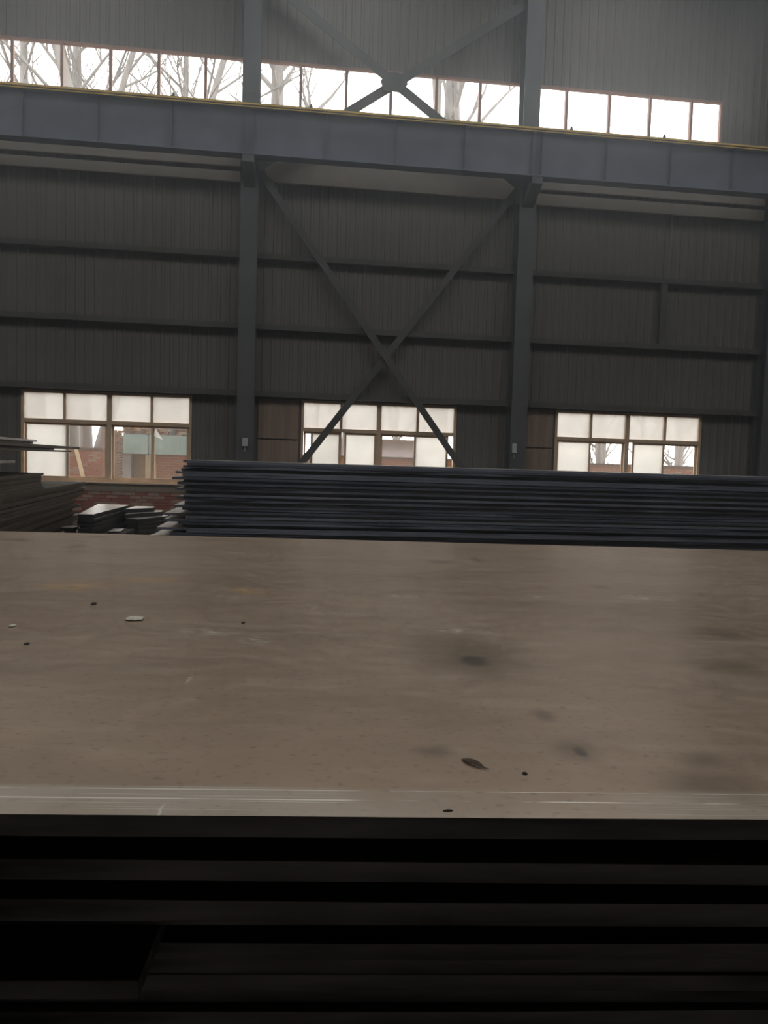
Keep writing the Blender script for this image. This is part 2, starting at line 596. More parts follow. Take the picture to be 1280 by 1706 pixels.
# roof with unseen rooflight strips, added for the light they give
mb = MB()
ys = [YB] + [e for row in SKY_ROWS for e in row] + [WALL + 0.3]
for i in range(0, len(ys), 2):
    mb.box(X0, X1, ys[i], ys[i + 1], ROOF, ROOF + 0.08)
xs = [X0] + [e for c, w in ADDED_SKYLIGHTS for e in (c - w / 2, c + w / 2)] + [X1]
for ya, yb in SKY_ROWS:
    for i in range(0, len(xs), 2):
        mb.box(xs[i], xs[i + 1], ya, yb, ROOF, ROOF + 0.08)
roof = struct(mb.build('ceiling', M['roof']), 'grey sheet roof over the hall', 'ceiling')
for c, w in ADDED_SKYLIGHTS:
    for ya, yb in SKY_ROWS:
        MB().box(c - w / 2, c + w / 2, ya, yb, ROOF + 0.03, ROOF + 0.032).build('added_rooflight_pane', M['added_skylight'], roof)

# brown sheets beside the windows
pl = [(-0.74, 0.16, 0.96, 2.02, 'lower brown sheet beside the middle window'), (-0.74, 0.16, 2.05, 2.92, 'upper brown sheet beside the middle window'),
      (5.36, 6.07, 0.96, 2.02, 'lower brown sheet beside the third window'), (5.36, 6.07, 2.05, 2.92, 'upper brown sheet beside the third window')]
for x0, x1, z0, z1, lab in pl:
    mb = MB()
    corrugated(mb, x0, x1, z0, z1, WALL - 0.04, 0.1, 0.004, 0.006)
    struct(mb.build('wall_panel', M['siding_brown']), lab, 'panel')

# ------------------------------------------------------------------ frame of the hall
COLX = [-6.99, -1.0, 5.12, 11.2]
CW = 0.37


def column(x, label):
    t = thing('steel_column', (x, WALL - 0.27, 0), label, 'column', 'wall columns', 'structure')
    y0, y1 = WALL - 0.47, WALL - 0.07
    MB().box(x - CW / 2, x + CW / 2, y0, y0 + 0.02, 0.02, ROOF).build('flange', M['column'], t)
    MB().box(x - CW / 2, x + CW / 2, y1 - 0.02, y1, 0.02, ROOF).build('flange', M['column'], t)
    MB().box(x - 0.008, x + 0.008, y0 + 0.02, y1 - 0.02, 0.02, ROOF).build('web', M['column'], t)
    MB().box(x - 0.26, x + 0.26, y0 - 0.06, y1 + 0.05, 0, 0.02).build('base_plate', M['column'], t)
    # bracket that carries the crane girder
    br = MB()
    n = len(br.v)
    for xx in (x - 0.12, x + 0.12):
        br.v += [(xx, y0, 7.35), (xx, y0, 7.80), (xx, y0 - 0.62, 7.80), (xx, y0 - 0.62, 7.66)]
    br.f += [(0, 1, 2, 3), (7, 6, 5, 4), (0, 4, 5, 1), (1, 5, 6, 2), (2, 6, 7, 3), (3, 7, 4, 0)]
    br.build('bracket', M['column'], t)
    return t


for x, lab in zip(COLX, ('grey steel column beyond the first window', 'dark steel column between the first and the middle window',
                         'dark steel column between the middle and the third window', 'dark steel column beyond the third window')):
    column(x, lab)

GY = 16.72            # front face of the girder web
GZ0, GZ1 = 7.83, 8.80
gl = ['length of grey crane girder above the first window', 'length of grey crane girder above the middle window', 'length of grey crane girder above the third window',
      'length of grey crane girder past the last column']
gx = [-7.0, -1.0, 5.12, 11.2, 16.0]
for i in range(4):
    x0, x1 = gx[i] + 0.004, gx[i + 1] - 0.004
    t = thing('crane_girder', ((x0 + x1) / 2, GY, GZ0), gl[i], 'girder', 'crane runway girders', 'structure')
    MB().box(x0, x1, GY - 0.17, GY + 0.19, GZ1 - 0.025, GZ1).build('top_flange', M['steel_grey'], t)
    MB().box(x0, x1, GY, GY + 0.014, GZ0 + 0.025, GZ1 - 0.025).build('web', M['steel_grey'], t)
    MB().box(x0, x1, GY - 0.14, GY + 0.16, GZ0, GZ0 + 0.025).build('bottom_flange', M['steel_grey'], t)
    for k in range(5):
        sx = x0 + 0.1 + (x1 - x0 - 0.2) * k / 4
        MB().box(sx - 0.005, sx + 0.005, GY - 0.12, GY, GZ0 + 0.025, GZ1 - 0.025).build('stiffener', M['steel_grey'], t)
rail = thing('crane_rail', (2.0, GY + 0.01, GZ1), 'steel crane rail on top of the girders with clips', 'rail')
mb = MB()
mb.box(-7, 16, GY - 0.04, GY + 0.06, GZ1, GZ1 + 0.012).box(-7, 16, GY + 0.004, GY + 0.016, GZ1 + 0.012, GZ1 + 0.06).box(-7, 16, GY - 0.015, GY + 0.035, GZ1 + 0.06, GZ1 + 0.085)
mb.build('rail_bar', M['rail'], rail)
for cx in (-2.53, 0.26, 1.24, 5.87, 7.99):
    MB().prism([(cx - 0.06, GZ1 + 0.012), (cx + 0.06, GZ1 + 0.012), (cx + 0.02, GZ1 + 0.15), (cx - 0.01, GZ1 + 0.16)], GY - 0.07, GY - 0.04).build('rail_clip', M['rail'], rail)
yb = thing('conductor_bar', (2.0, GY - 0.2, GZ1 - 0.03), 'thin yellow conductor bar along the girder top', 'conductor bar')
MB().box(-7, 16, GY - 0.205, GY - 0.175, GZ1 - 0.012, GZ1 + 0.018).build('bar', M['yellow'], yb)
MB().box(-7, 16, GY - 0.203, GY - 0.177, GZ1 - 0.06, GZ1 - 0.045).build('bar', M['yellow'], yb)
for k in range(14):
    cx = -6.4 + k * 1.6
    MB().box(cx - 0.015, cx + 0.015, GY - 0.177, GY - 0.165, GZ1 - 0.07, GZ1 + 0.01).build('hanger', M['rail'], yb)

# pale strips on the wall under the girder
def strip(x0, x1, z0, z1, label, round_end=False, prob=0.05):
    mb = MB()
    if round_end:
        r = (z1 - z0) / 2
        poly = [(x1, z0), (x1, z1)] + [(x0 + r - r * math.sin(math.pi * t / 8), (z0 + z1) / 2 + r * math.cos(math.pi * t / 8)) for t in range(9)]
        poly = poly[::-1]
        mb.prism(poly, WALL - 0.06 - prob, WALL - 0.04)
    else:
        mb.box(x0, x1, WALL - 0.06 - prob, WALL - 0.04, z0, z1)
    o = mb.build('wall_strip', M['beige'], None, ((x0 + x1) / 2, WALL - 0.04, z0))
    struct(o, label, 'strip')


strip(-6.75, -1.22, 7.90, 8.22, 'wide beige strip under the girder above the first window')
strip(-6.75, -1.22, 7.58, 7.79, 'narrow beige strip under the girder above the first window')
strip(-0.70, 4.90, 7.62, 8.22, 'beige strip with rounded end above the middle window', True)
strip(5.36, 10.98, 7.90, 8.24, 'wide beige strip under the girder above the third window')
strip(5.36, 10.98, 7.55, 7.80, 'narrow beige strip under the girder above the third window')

# girts: horizontal channels between the columns
bayname = ['first window', 'middle window', 'third window']
for zi, (z, hname) in enumerate(((6.0, 'highest dark'), (4.48, 'middle dark'), (3.02, 'lowest dark'))):
    for i in range(3):
        x0, x1 = COLX[i] + 0.19, COLX[i + 1] - 0.19
        mb = MB()
        yb0, yb1 = WALL - 0.22, WALL - 0.036
        mb.box(x0, x1, yb0, yb1, z + 0.05, z + 0.06).box(x0, x1, yb0, yb1, z - 0.06, z - 0.05).box(x0, x1, yb0, yb0 + 0.01, z - 0.05, z + 0.05)
        struct(mb.build('wall_girt', M['girt'], None, ((x0 + x1) / 2, yb1, z)), hname + ' wall girt above the ' + bayname[i], 'girt')
mb = MB().box(8.48, 8.62, WALL - 0.20, WALL - 0.10, 4.54, 5.94)
struct(mb.build('girt_tie', M['girt'], None, (8.55, WALL - 0.1, 4.54)), 'short upright tie between two girts above the third window', 'tie')

# cross bracing in the middle bay
def brace(a, b, label, group, w=0.15, gusset=None):
    t = thing('diagonal_brace', (a[0], a[1], a[2]), label, 'brace', group, 'structure')
    a, b = Vector(a), Vector(b)
    MB().bar(a, b, w, 0.012).build('angle_leg', M['brace'], t)
    d = (b - a).normalized()
    off = d.cross(Vector((0, 1, 0))) * (w / 2 - 0.006)
    MB().bar(a + off + Vector((0, 0.05, 0)), b + off + Vector((0, 0.05, 0)), 0.012, 0.09).build('angle_leg', M['brace'], t)
    return t


YBR = WALL - 0.36
brace((-0.80, YBR, 7.75), (4.90, YBR, 0.12), 'long diagonal brace falling from the first column across the middle window', 'lower cross bracing')
brace((-0.80, YBR + 0.075, 0.12), (4.90, YBR + 0.075, 7.75), 'long diagonal brace rising across the middle window to the second column', 'lower cross bracing')
YBU = WALL - 0.40
ub1 = brace((-0.80, YBU, 11.75), (4.90, YBU, 7.85), 'upper diagonal brace in front of the high window falling to the second column', 'upper cross bracing', 0.20)
brace((-0.80, YBU + 0.075, 7.85), (4.90, YBU + 0.075, 11.75), 'upper diagonal brace in front of the high window rising to the second column', 'upper cross bracing', 0.20)
gp = [(1.75, 9.80), (1.82, 9.62), (2.2, 9.60), (2.34, 9.78), (2.30, 9.98), (2.02, 10.02), (1.84, 9.97)]
MB().prism(gp, YBU - 0.02, YBU - 0.006).build('gusset_plate', M['brace'], ub1)

# small boxes fixed to the columns and the brace
def small_box(x, z, y, w, h, label):
    t = thing('junction_box', (x, y, z), label, 'box')
    MB().box(x - w / 2, x + w / 2, y - 0.06, y, z - h / 2, z + h / 2).build('case', M['box'], t)
    MB().box(x - w / 2 - 0.008, x + w / 2 + 0.008, y - 0.072, y - 0.06, z - h / 2 - 0.008, z + h / 2 + 0.008).build('cover', M['box'], t)
    MB().tube([(x, y - 0.03, z - h / 2), (x, y - 0.03, z - h / 2 - 0.12)], [0.012, 0.012]).build('conduit', M['box'], t)


small_box(-0.99, 1.94, WALL - 0.47, 0.10, 0.16, 'small pale box on the column beside the first window')
small_box(5.02, 2.0, WALL - 0.47, 0.08, 0.20, 'small pale box on the column beside the third window')

# ------------------------------------------------------------------ windows
def lower_window(idx, x0, x1, label, mulls, low):
    """mulls: x of the upright bars; low: list of (x0, x1, z0, z1, glass, sash) panes under the transom."""
    y0, y1 = WALL - 0.03, WALL + 0.07
    t = thing('window_%d' % idx, ((x0 + x1) / 2, WALL, WZ0), label, 'window', None, 'structure')
    fr = M['frame']
    f = 0.055
    mb = MB()
    mb.box(x0, x1, y0, y1, WZ1 - f, WZ1).box(x0, x1, y0, y1, WZ0, WZ0 + f)
    mb.box(x0, x0 + f, y0, y1, WZ0 + f, WZ1 - f).box(x1 - f, x1, y0, y1, WZ0 + f, WZ1 - f)
    mb.build('frame', fr, t)
    tz0, tz1 = 2.235, 2.315
    MB().box(x0 + f, x1 - f, y0 - 0.006, y1, tz0, tz1).build('transom', fr, t)
    MB().box(x0 - 0.06, x1 + 0.06, y0 - 0.10, y1, WZ0 - 0.03, WZ0 - 0.001).build('sill', fr, t)
    prev = x0 + f
    for i, mx in enumerate(list(mulls) + [None]):
        w = 0.10 if i == 1 else 0.05
        nx = x1 - f if mx is None else mx - w / 2
        MB().box(prev, nx, WALL + 0.02, WALL + 0.024, tz1, WZ1 - f).build('pane', M['dusty'], t)
        if mx is not None:
            MB().box(mx - w / 2, mx + w / 2, y0 - 0.004, y1, tz1, WZ1 - f).build('mullion', fr, t)
            prev = mx + w / 2
    mx = mulls[1]
    MB().box(mx - 0.05, mx + 0.05, y0 - 0.004, y1, WZ0 + f, tz0).build('mullion', fr, t)
    for k, (a, b, g, lay) in enumerate(low):
        yy = WALL + (0.0 if lay == 0 else 0.035)
        s = 0.045
        mb = MB()
        z0, z1 = WZ0 + f, tz0
        mb.box(a, b, yy, yy + 0.03, z1 - s, z1).box(a, b, yy, yy + 0.03, z0, z0 + s)
        mb.box(a, a + s, yy, yy + 0.03, z0 + s, z1 - s).box(b - s, b, yy, yy + 0.03, z0 + s, z1 - s)
        so = mb.build('sash', fr, t)
        MB().box(a + s, b - s, yy + 0.013, yy + 0.017, z0 + s, z1 - s).build('pane', M[g], so)
    return t


lower_window(1, *WINS[0], 'tan framed window beside the leaning plates, brick yard seen through it', (-4.89, -3.95, -3.05),
             [(-5.72, -4.80, 'frosted', 0), (-4.88, -4.00, 'clear', 1), (-3.90, -2.99, 'clear', 1), (-3.06, -2.25, 'clear', 0)])
lower_window(2, *WINS[1], 'tan framed window crossed by two diagonal braces', (1.12, 1.98, 2.87),
             [(0.28, 1.14, 'clear', 1), (0.44, 1.12, 'frosted', 0), (1.20, 1.93, 'frosted', 0), (2.03, 2.86, 'clear', 1), (2.80, 3.60, 'frosted', 0)])
lower_window(3, *WINS[2], 'tan framed window with two milky and two clear lower panes', (7.0, 7.9, 8.84),
             [(6.19, 7.03, 'frosted', 0), (6.99, 7.85, 'clear', 1), (8.06, 8.86, 'frosted', 0), (8.82, 9.69, 'clear', 1)])


def high_window(idx, x0, x1, mulls, label):
    z0, z1 = CLER[2], CLER[3]
    y0, y1 = WALL - 0.02, WALL + 0.07
    t = thing('window_%d' % idx, ((x0 + x1) / 2, WALL, z0), label, 'window', None, 'structure')
    mb = MB()
    f = 0.05
    mb.box(x0, x1, y0, y1, z1 - f, z1).box(x0, x1, y0, y1, z0, z0 + f)
    mb.box(x0, x0 + f, y0, y1, z0 + f, z1 - f).box(x1 - f, x1, y0, y1, z0 + f, z1 - f)
    mb.build('frame', M['frame_red'], t)
    prev = x0 + f
    for mx in list(mulls) + [None]:
        nx = x1 - f if mx is None else mx - 0.03
        MB().box(prev, nx, WALL + 0.02, WALL + 0.024, z0 + f, z1 - f).build('pane', M['clear'], t)
        if mx is not None:
            MB().box(mx - 0.03, mx + 0.03, y0, y1, z0 + f, z1 - f).build('mullion', M['frame_red'], t)
            prev = mx + 0.03


high_window(4, -12.95, -7.05, (-11.97, -10.97, -9.97, -8.97, -7.97), 'high window strip of the bay beyond the first window')
high_window(5, -7.02, -1.05, (-5.97, -4.97, -3.98, -2.98, -2.0), 'high window strip above the first window, bare branches outside')
high_window(6, -0.98, 5.06, (0.04, 1.04, 2.03, 3.05, 4.05), 'high window strip crossed by the X brace')
high_window(7, 5.16, 9.84, (6.07, 7.09, 8.07, 9.08), 'bright high window strip ending short of the last column')

# ------------------------------------------------------------------ steel plates
def plate_mesh(name, lx, ly, th, mats, seg=8, wob=0.0, seed=0):
    """Flat plate, x 0..lx, y 0..ly, z 0..th with slightly wavy cut edges; mats = (faces, edge)."""
    r = random.Random(seed)
    v, f, mi = [], [], []
    for i in range(seg + 1):
        x = lx * i / seg
        a, b, dz = r.uniform(-wob, wob), r.uniform(-wob, wob), r.uniform(-wob, wob) * 0.05
        v += [(x, a, dz), (x, ly + b, dz), (x, ly + b, th + dz), (x, a, th + dz)]
    for i in range(seg):
        n = 4 * i
        f += [(n, n + 1, n + 5, n + 4), (n + 3, n + 7, n + 6, n + 2), (n, n + 4, n + 7, n + 3), (n + 1, n + 2, n + 6, n + 5)]
        mi += [0, 0, 1, 1]
    f += [(0, 3, 2, 1), (4 * seg, 4 * seg + 1, 4 * seg + 2, 4 * seg + 3)]
    mi += [1, 1]
    me = bpy.data.meshes.new(name)
    me.from_pydata(v, [], f)
    for mt in mats:
        me.materials.append(mt)
    me.polygons.foreach_set('material_index', mi)
    me.update()
    return me


def put(name, me, loc, rz, label, cat, group):
    o = bpy.data.objects.new(name, me)
    COL.objects.link(o)
    o.location = loc
    o.rotation_euler = (0, 0, rz)
    return tag(o, label, cat, group)


def bearer(x0, x1, y0, y1, z1, label, rz=0.0, about=None):
    """Timber trestle under a stack."""
    cx, cy = (x0 + x1) / 2, (y0 + y1) / 2
    t = thing('timber_bearer', (cx, cy, 0), label, 'bearer', 'timber bearers under the plates')
    n = max(1, round(z1 / 0.2))
    h = z1 / n
    for k in range(n):
        MB().box(x0, x1, y0, y1, k * h, (k + 1) * h - 0.001).build('baulk', M['timber'], t)
    if rz:
        t.rotation_euler = (0, 0, rz)
    return t


# --- the plates in front of the viewer
A = -0.075
P0 = Vector((0.095, 0.63, 0))
ex = Vector((math.cos(A), math.sin(A), 0))
ey = Vector((-math.sin(A), math.cos(A), 0))
TH = 0.0175
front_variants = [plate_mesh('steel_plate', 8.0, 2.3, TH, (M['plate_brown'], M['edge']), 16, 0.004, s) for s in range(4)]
top_me = bpy.data.meshes.new('steel_plate')
TL0, TL1, TW = -3.5, 4.5, 2.30
vv, ff, mi = [], [], []
SEG = 40
rr = random.Random(5)
for i in range(SEG + 1):
    x = TL0 + (TL1 - TL0) * i / SEG
    a = rr.uniform(-0.0012, 0.0012)
    vv += [(x, a, -TH), (x, TW, -TH), (x, TW, 0), (x, a + 0.002, 0)]
for i in range(SEG):
    n = 4 * i
    ff += [(n, n + 1, n + 5, n + 4), (n + 3, n + 7, n + 6, n + 2), (n, n + 4, n + 7, n + 3), (n + 1, n + 2, n + 6, n + 5)]
    mi += [0, 0, 1, 1]
ff += [(0, 3, 2, 1), (4 * SEG, 4 * SEG + 1, 4 * SEG + 2, 4 * SEG + 3)]
mi += [1, 1]
top_me.from_pydata(vv, [], ff)
top_me.materials.append(M['plate_top'])
top_me.materials.append(M['edge'])
top_me.polygons.foreach_set('material_index', mi)
top_me.update()
put('steel_plate', top_me, (P0.x, P0.y, 1.3), A, 'wide brown steel plate with stains and scratches, topmost of the near stack', 'steel plate', 'plates of the near stack')
# (set back from the top plate's edge, turn about the near edge)
setback = [(0.06, 0), (-0.003, 0), (0.05, 0.004), (0.004, -0.004), (0.03, 0.002), (0.13, 0), (0.14, 0.004), (0.15, 0), (0.145, 0), (0.06, 0), (0.15, 0), (0.155, 0.004), (0.15, 0), (0.16, 0), (0.15, 0), (0.16, 0), (0.155, 0), (0.15, 0), (0.16, 0)]
z = 1.3 - TH
for i, (sb, turn) in enumerate(setback):
    z -= TH + 0.0012
    d = Vector((math.cos(A + turn), math.sin(A + turn), 0))
    p = P0 + ey * sb - d * ((3.5 if i != 9 else 8.23) + rnd.uniform(-0.1, 0.1) * (i != 9))
    put('steel_plate', front_variants[i % 4], (p.x, p.y, z), A + turn,
        'dark plate edge in the near stack, ' + ordinal(i + 1), 'steel plate', 'plates of the near stack')
c = P0 + ey * 1.15
for k, dx in enumerate((-2.2, 0.4, 3.2)):
    q = c + ex * dx
    bearer(q.x - 0.12, q.x + 0.12, q.y - 1.0, q.y + 1.0, z - 0.004, 'timber trestle under the near stack, ' + ('at its left end', 'in its middle', 'at its right end')[k], A)

# unseen slabs added behind the viewer to keep light off the plate edges
for k, nm in enumerate(('lowest', 'second', 'third', 'uppermost')):
    o = MB().box(-4.0, 4.0, -2.9 + 0.02 * (k % 2), -0.62 - 0.015 * (k % 2), k * 0.34, k * 0.34 + 0.335).build('light_block_slab', M['edge_shade'], None, (0, -1.75, k * 0.34))
    tag(o, nm + ' thick black slab added behind the viewer to block light', 'light blocker', 'unseen slabs added to block light')

# --- the long dark stack under the middle and third windows
SY, SX, SZ = 9.0, -1.2, 1.555
TH2 = 0.028
dk = [plate_mesh('steel_plate', 9.2, 1.5, TH2, (M['plate_grey'], M['plate_dark'] if s % 2 else M['plate_dark2']), 18, 0.006, 20 + s) for s in range(5)]  # pale faces put window glare on the protruding ends into the colour
z = SZ
N_DARK = 31
for i in range(N_DARK):
    gap = 0.0016 if i % 3 else 0.009
    z -= TH2 + gap if i else TH2
    dx = rnd.uniform(-0.05, 0.05)
    dx -= {4: 0.08, 6: 0.12, 8: 0.12, 10: 0.06, 13: 0.09, 16: 0.15, 19: 0.20, 21: 0.13, 24: 0.25, 26: 0.12, 27: 0.28, 28: 0.16}.get(i, 0.0)
    if i > 20:
        dx -= 0.05 * rnd.random()
    if i % 3 == 2:
        dx += 0.03
    dy = rnd.uniform(-0.012, 0.012) + (0.03 if i % 4 == 3 else 0)
    put('steel_plate', dk[i % 5], (SX + dx, SY + dy, z), rnd.uniform(-0.0015, 0.0015),
        'blue-black steel plate in the long stack under the windows, ' + ordinal(i), 'steel plate', 'plates of the long dark stack')
for dx, where in ((0.6, 'nearest its ragged end'), (3.4, 'second from its ragged end'), (6.4, 'third from its ragged end'), (8.6, 'furthest from its ragged end')):
    bearer(SX + dx - 0.12, SX + dx + 0.12, SY + 0.06, SY + 1.44, z - 0.002, 'timber trestle under the long dark stack, ' + where)

# --- the leaning-out pile at the left, its long side running away from the viewer
LA = math.pi / 2 + 0.081      # plate x axis runs away from the viewer
LF = Vector((-2.98, 8.42, 0))
ld = Vector((math.cos(LA), math.sin(LA), 0))
TH3 = 0.026
lp = {}


def left_plate(i, end, zz, back, out, label, mt='plate_brown', th=TH3, width=1.7):
    """end: distance of the far end from LF along the side; back: how far the near end reaches; out: shift to the right."""
    key = (round(end + back, 2), mt, th, width, i % 3)
    if key not in lp:
        lp[key] = plate_mesh('steel_plate', end + back, width, th, (M[mt], M['edge'] if mt == 'plate_dark' else M[mt]), 8, 0.008, i % 3 + 50)
    p = LF - ld * back + Vector((1, 0, 0)) * out
    return put('steel_plate', lp[key], (p.x, p.y, zz), LA, label, 'steel plate', 'plates of the left pile')


z = 1.33
i = 0
seq = []
for k in range(7):
    seq.append((2.05 + rnd.uniform(-0.1, 0.03), rnd.uniform(-0.03, 0.03), 0.003))
for k in range(23):
    e = 4.85 + rnd.uniform(-0.15, 0.12) if k < 7 else 4.3 + rnd.uniform(-0.6, 0.4)
    seq.append((e, rnd.uniform(-0.025, 0.03) + (0.03 if k in (0, 5) else 0), 0.003 if k != 5 else 0.007))
ztop_left = z
n_over = 5
for e, o_, g in seq:
    z -= TH3 + g
    left_plate(i, round(e, 2), z, 2.4, o_, 'dusty brown plate in the heavy part of the left pile, ' + ordinal(i))
    i += 1
zlow = z
for s, where in ((-1.6, 'nearest the viewer'), (0.9, 'the middle one'), (3.0, 'nearest the window')):
    p = LF + ld * s
    bearer(p.x - 1.5, p.x - 0.15, p.y - 0.1, p.y + 0.1, zlow - 0.003, 'timber trestle under the left pile, ' + where)
# spacers and the separate plates that overhang above the gap
zz = ztop_left
for s, where in ((-1.2, 'lower one nearest the viewer'), (0.6, 'lower one nearest the window')):
    p = LF + ld * s
    t = MB().box(-0.45, 0.45, -0.05, 0.05, 0, 0.135).build('timber_spacer', M['timber'])
    t.location = (p.x - 1.15, p.y, zz + 0.001)
    tag(t, 'timber spacer on top of the left pile, ' + where, 'spacer', 'timber spacers of the left pile')
zz += 0.137
left_plate(0, 0.62, zz, 2.4, 0.0, 'short pale plate in the gap of the left pile', 'plate_grey', 0.03)
zz += 0.031
for s, where in ((-1.2, 'upper one nearest the viewer'), (0.3, 'upper one nearest the window')):
    p = LF + ld * s
    t = MB().box(-0.45, 0.45, -0.05, 0.05, 0, 0.105).build('timber_spacer', M['timber'])
    t.location = (p.x - 1.15, p.y, zz)
    tag(t, 'timber spacer on top of the left pile, ' + where, 'spacer', 'timber spacers of the left pile')
zz += 0.106
left_plate(1, 3.68, zz, 2.4, 0.02, 'overhanging brown plate, lowest of the upper left plates', 'plate_brown', 0.022)
zz += 0.0245
left_plate(2, 3.0, zz, 2.4, -0.08, 'recessed brown plate between the upper left plates', 'plate_brown', 0.022)
zz += 0.0245
left_plate(0, 4.32, zz, 2.4, 0.03, 'longest overhanging brown plate of the upper left plates', 'plate_brown', 0.036)
zz += 0.0385
left_plate(1, 1.45, zz, 2.4, -0.01, 'short brown plate second from the top of the upper left plates', 'plate_brown', 0.022)
zz += 0.0245
left_plate(2, 1.55, zz, 2.4, 0.02, 'short grey plate on top of the upper left plates', 'plate_grey', 0.024)

# --- the small heap between the left pile and the long stack
HE = []


def heap_plate(poly, zt, th, label, mt='plate_grey'):
    """Offcut given by its corners (counter-clockwise from above)."""
    k = len(poly)
    cx, cy = sum(p[0] for p in poly) / k, sum(p[1] for p in poly) / k
    v = [(x - cx, y - cy, 0) for x, y in poly] + [(x - cx, y - cy, th) for x, y in poly]
    f = [tuple(reversed(range(k))), tuple(range(k, 2 * k))] + [(j, (j + 1) % k, k + (j + 1) % k, k + j) for j in range(k)]
    me = bpy.data.meshes.new('steel_offcut')
    me.from_pydata(v, [], f)
    me.materials.append(M[mt])
    me.materials.append(M['edge_shade'])  # side faces coloured black for their shade
    me.polygons.foreach_set('material_index', [0, 0] + [1] * k)
    me.update()
    o = bpy.data.objects.new('steel_offcut', me)
    COL.objects.link(o)
    o.location = (cx, cy, zt - th)
    tag(o, label, 'steel offcut', 'offcuts between the stacks')
    return o


def heap_block(poly, ztop, n, th, label, jit=0.03, first=0, top='plate_grey'):
    for k in range(n):
        r = random.Random(100 + k + int(ztop * 100))
        q = [(x + r.uniform(-jit, jit), y + r.uniform(-jit, jit)) for x, y in poly] if k else poly
        heap_plate(q, ztop - k * (th + 0.001), th, label + ', ' + ordinal(k + first), top if k == 0 or r.random() < 0.5 else 'edge_shade')
    return ztop - n * (th + 0.001)


zb = heap_block([(-2.74, 10.50), (-2.55, 10.50), (-2.51, 12.62), (-3.02, 12.75)], 0.80, 11, 0.03, 'pale-topped offcut in the tallest small heap', 0.02)
bearer(-2.80, -2.62, 11.0, 12.3, zb - 0.001, 'timber block under the tallest small heap')
zb = heap_block([(-2.45, 11.96), (-2.10, 12.36), (-2.14, 12.72), (-2.44, 12.72)], 0.78, 2, 0.029, 'offcut in the stepped heap before the brick wall', 0.01)
zb = heap_block([(-2.39, 11.68), (-1.98, 12.38), (-2.01, 12.74), (-2.42, 12.74)], zb, 2, 0.029, 'offcut in the stepped heap before the brick wall', 0.01, 2)
zb = heap_block([(-2.39, 11.72), (-2.18, 11.58), (-1.88, 12.32), (-1.91, 12.60), (-2.42, 12.70)], zb, 10, 0.029, 'offcut in the stepped heap before the brick wall', 0.015, 4)
bearer(-2.35, -2.05, 11.95, 12.45, zb - 0.001, 'timber block under the stepped heap')
zb = heap_block([(-2.42, 10.45), (-2.14, 10.5), (-2.16, 11.2), (-2.43, 11.2)], 0.555, 5, 0.03, 'shade-black offcut before the stepped heap', 0.012, 0, 'edge_shade')  # shade of the heap put into the colour of these offcuts
bearer(-2.36, -2.2, 10.6, 11.0, zb - 0.001, 'timber block under the shade-black offcuts')
heap_plate([(-2.37, 10.50), (-2.22, 10.60), (-2.26, 11.02), (-2.39, 10.95)], 0.576, 0.02, 'bright small offcut lying on the shade-black offcuts')
zb = heap_block([(-1.86, 10.42), (-1.50, 10.62), (-1.52, 11.3), (-1.84, 11.25)], 0.525, 4, 0.03, 'shade-black offcut beside the end of the long stack', 0.012, 0, 'edge_shade')
bearer(-1.76, -1.6, 10.7, 11.1, zb - 0.001, 'timber block beside the end of the long stack')
heap_plate([(-1.83, 10.45), (-1.76, 10.50), (-1.62, 11.24), (-1.71, 11.24)], 0.546, 0.02, 'bright slanting strip beside the end of the long stack')
heap_plate([(-1.66, 10.62), (-1.55, 10.66), (-1.56, 10.98), (-1.60, 10.99)], 0.546, 0.02, 'bright short scrap beside the end of the long stack')
zb = heap_block([(-3.03, 10.72), (-2.86, 10.72), (-2.84, 11.0), (-3.02, 11.0)], 0.60, 2, 0.02, 'small pale offcut between left pile and tallest small heap', 0.01)
bearer(-3.0, -2.88, 10.8, 10.95, zb - 0.001, 'timber block between left pile and tallest small heap')

# ------------------------------------------------------------------ bits on the near plate
def leaf(x, y, z, rz, L, W, label):
    v, f = [], []
    n = 10
    for i in range(n + 1):
        t = i / n
        w = W * math.sin(math.pi * t) ** 0.8 * (1 - 0.3 * t) + 0.0002
        h = 0.001 * math.sin(math.pi * t) + 0.0008
        for s, dz in ((-1, 0.0012), (0, 0), (1, 0.0018)):
            v.append((L * (t - 0.5), s * w / 2, h + dz * math.sin(math.pi * t)))
    k = len(v)
    v += [(a, b, c - 0.0006) for a, b, c in v]
    for i in range(n):
        for s in (0, 1):
            a = 3 * i + s
            f.append((a, a + 3, a + 4, a + 1))
            f.append((k + a, k + a + 1, k + a + 4, k + a + 3))
    me = bpy.data.meshes.new('dry_leaf')
    me.from_pydata(v, [], f)
    me.materials.append(M['leaf'])
    me.update()
    t = thing('dry_leaf', (x, y, z), label, 'leaf')
    t.rotation_euler = (0, 0, rz)
    b = bpy.data.objects.new('blade', me)
    COL.objects.link(b)
    b.parent = t
    st = MB().tube([(L * 0.48, 0, 0.0012), (L * 0.62, 0.001, 0.0012)], [0.0005, 0.0003], 5).build('stalk', M['leaf'], t, (0, 0, 0))
    return t


leaf(0.1885, 0.742, 1.3002, -0.95, 0.032, 0.0085, 'small dry curled leaf on the brown top plate')


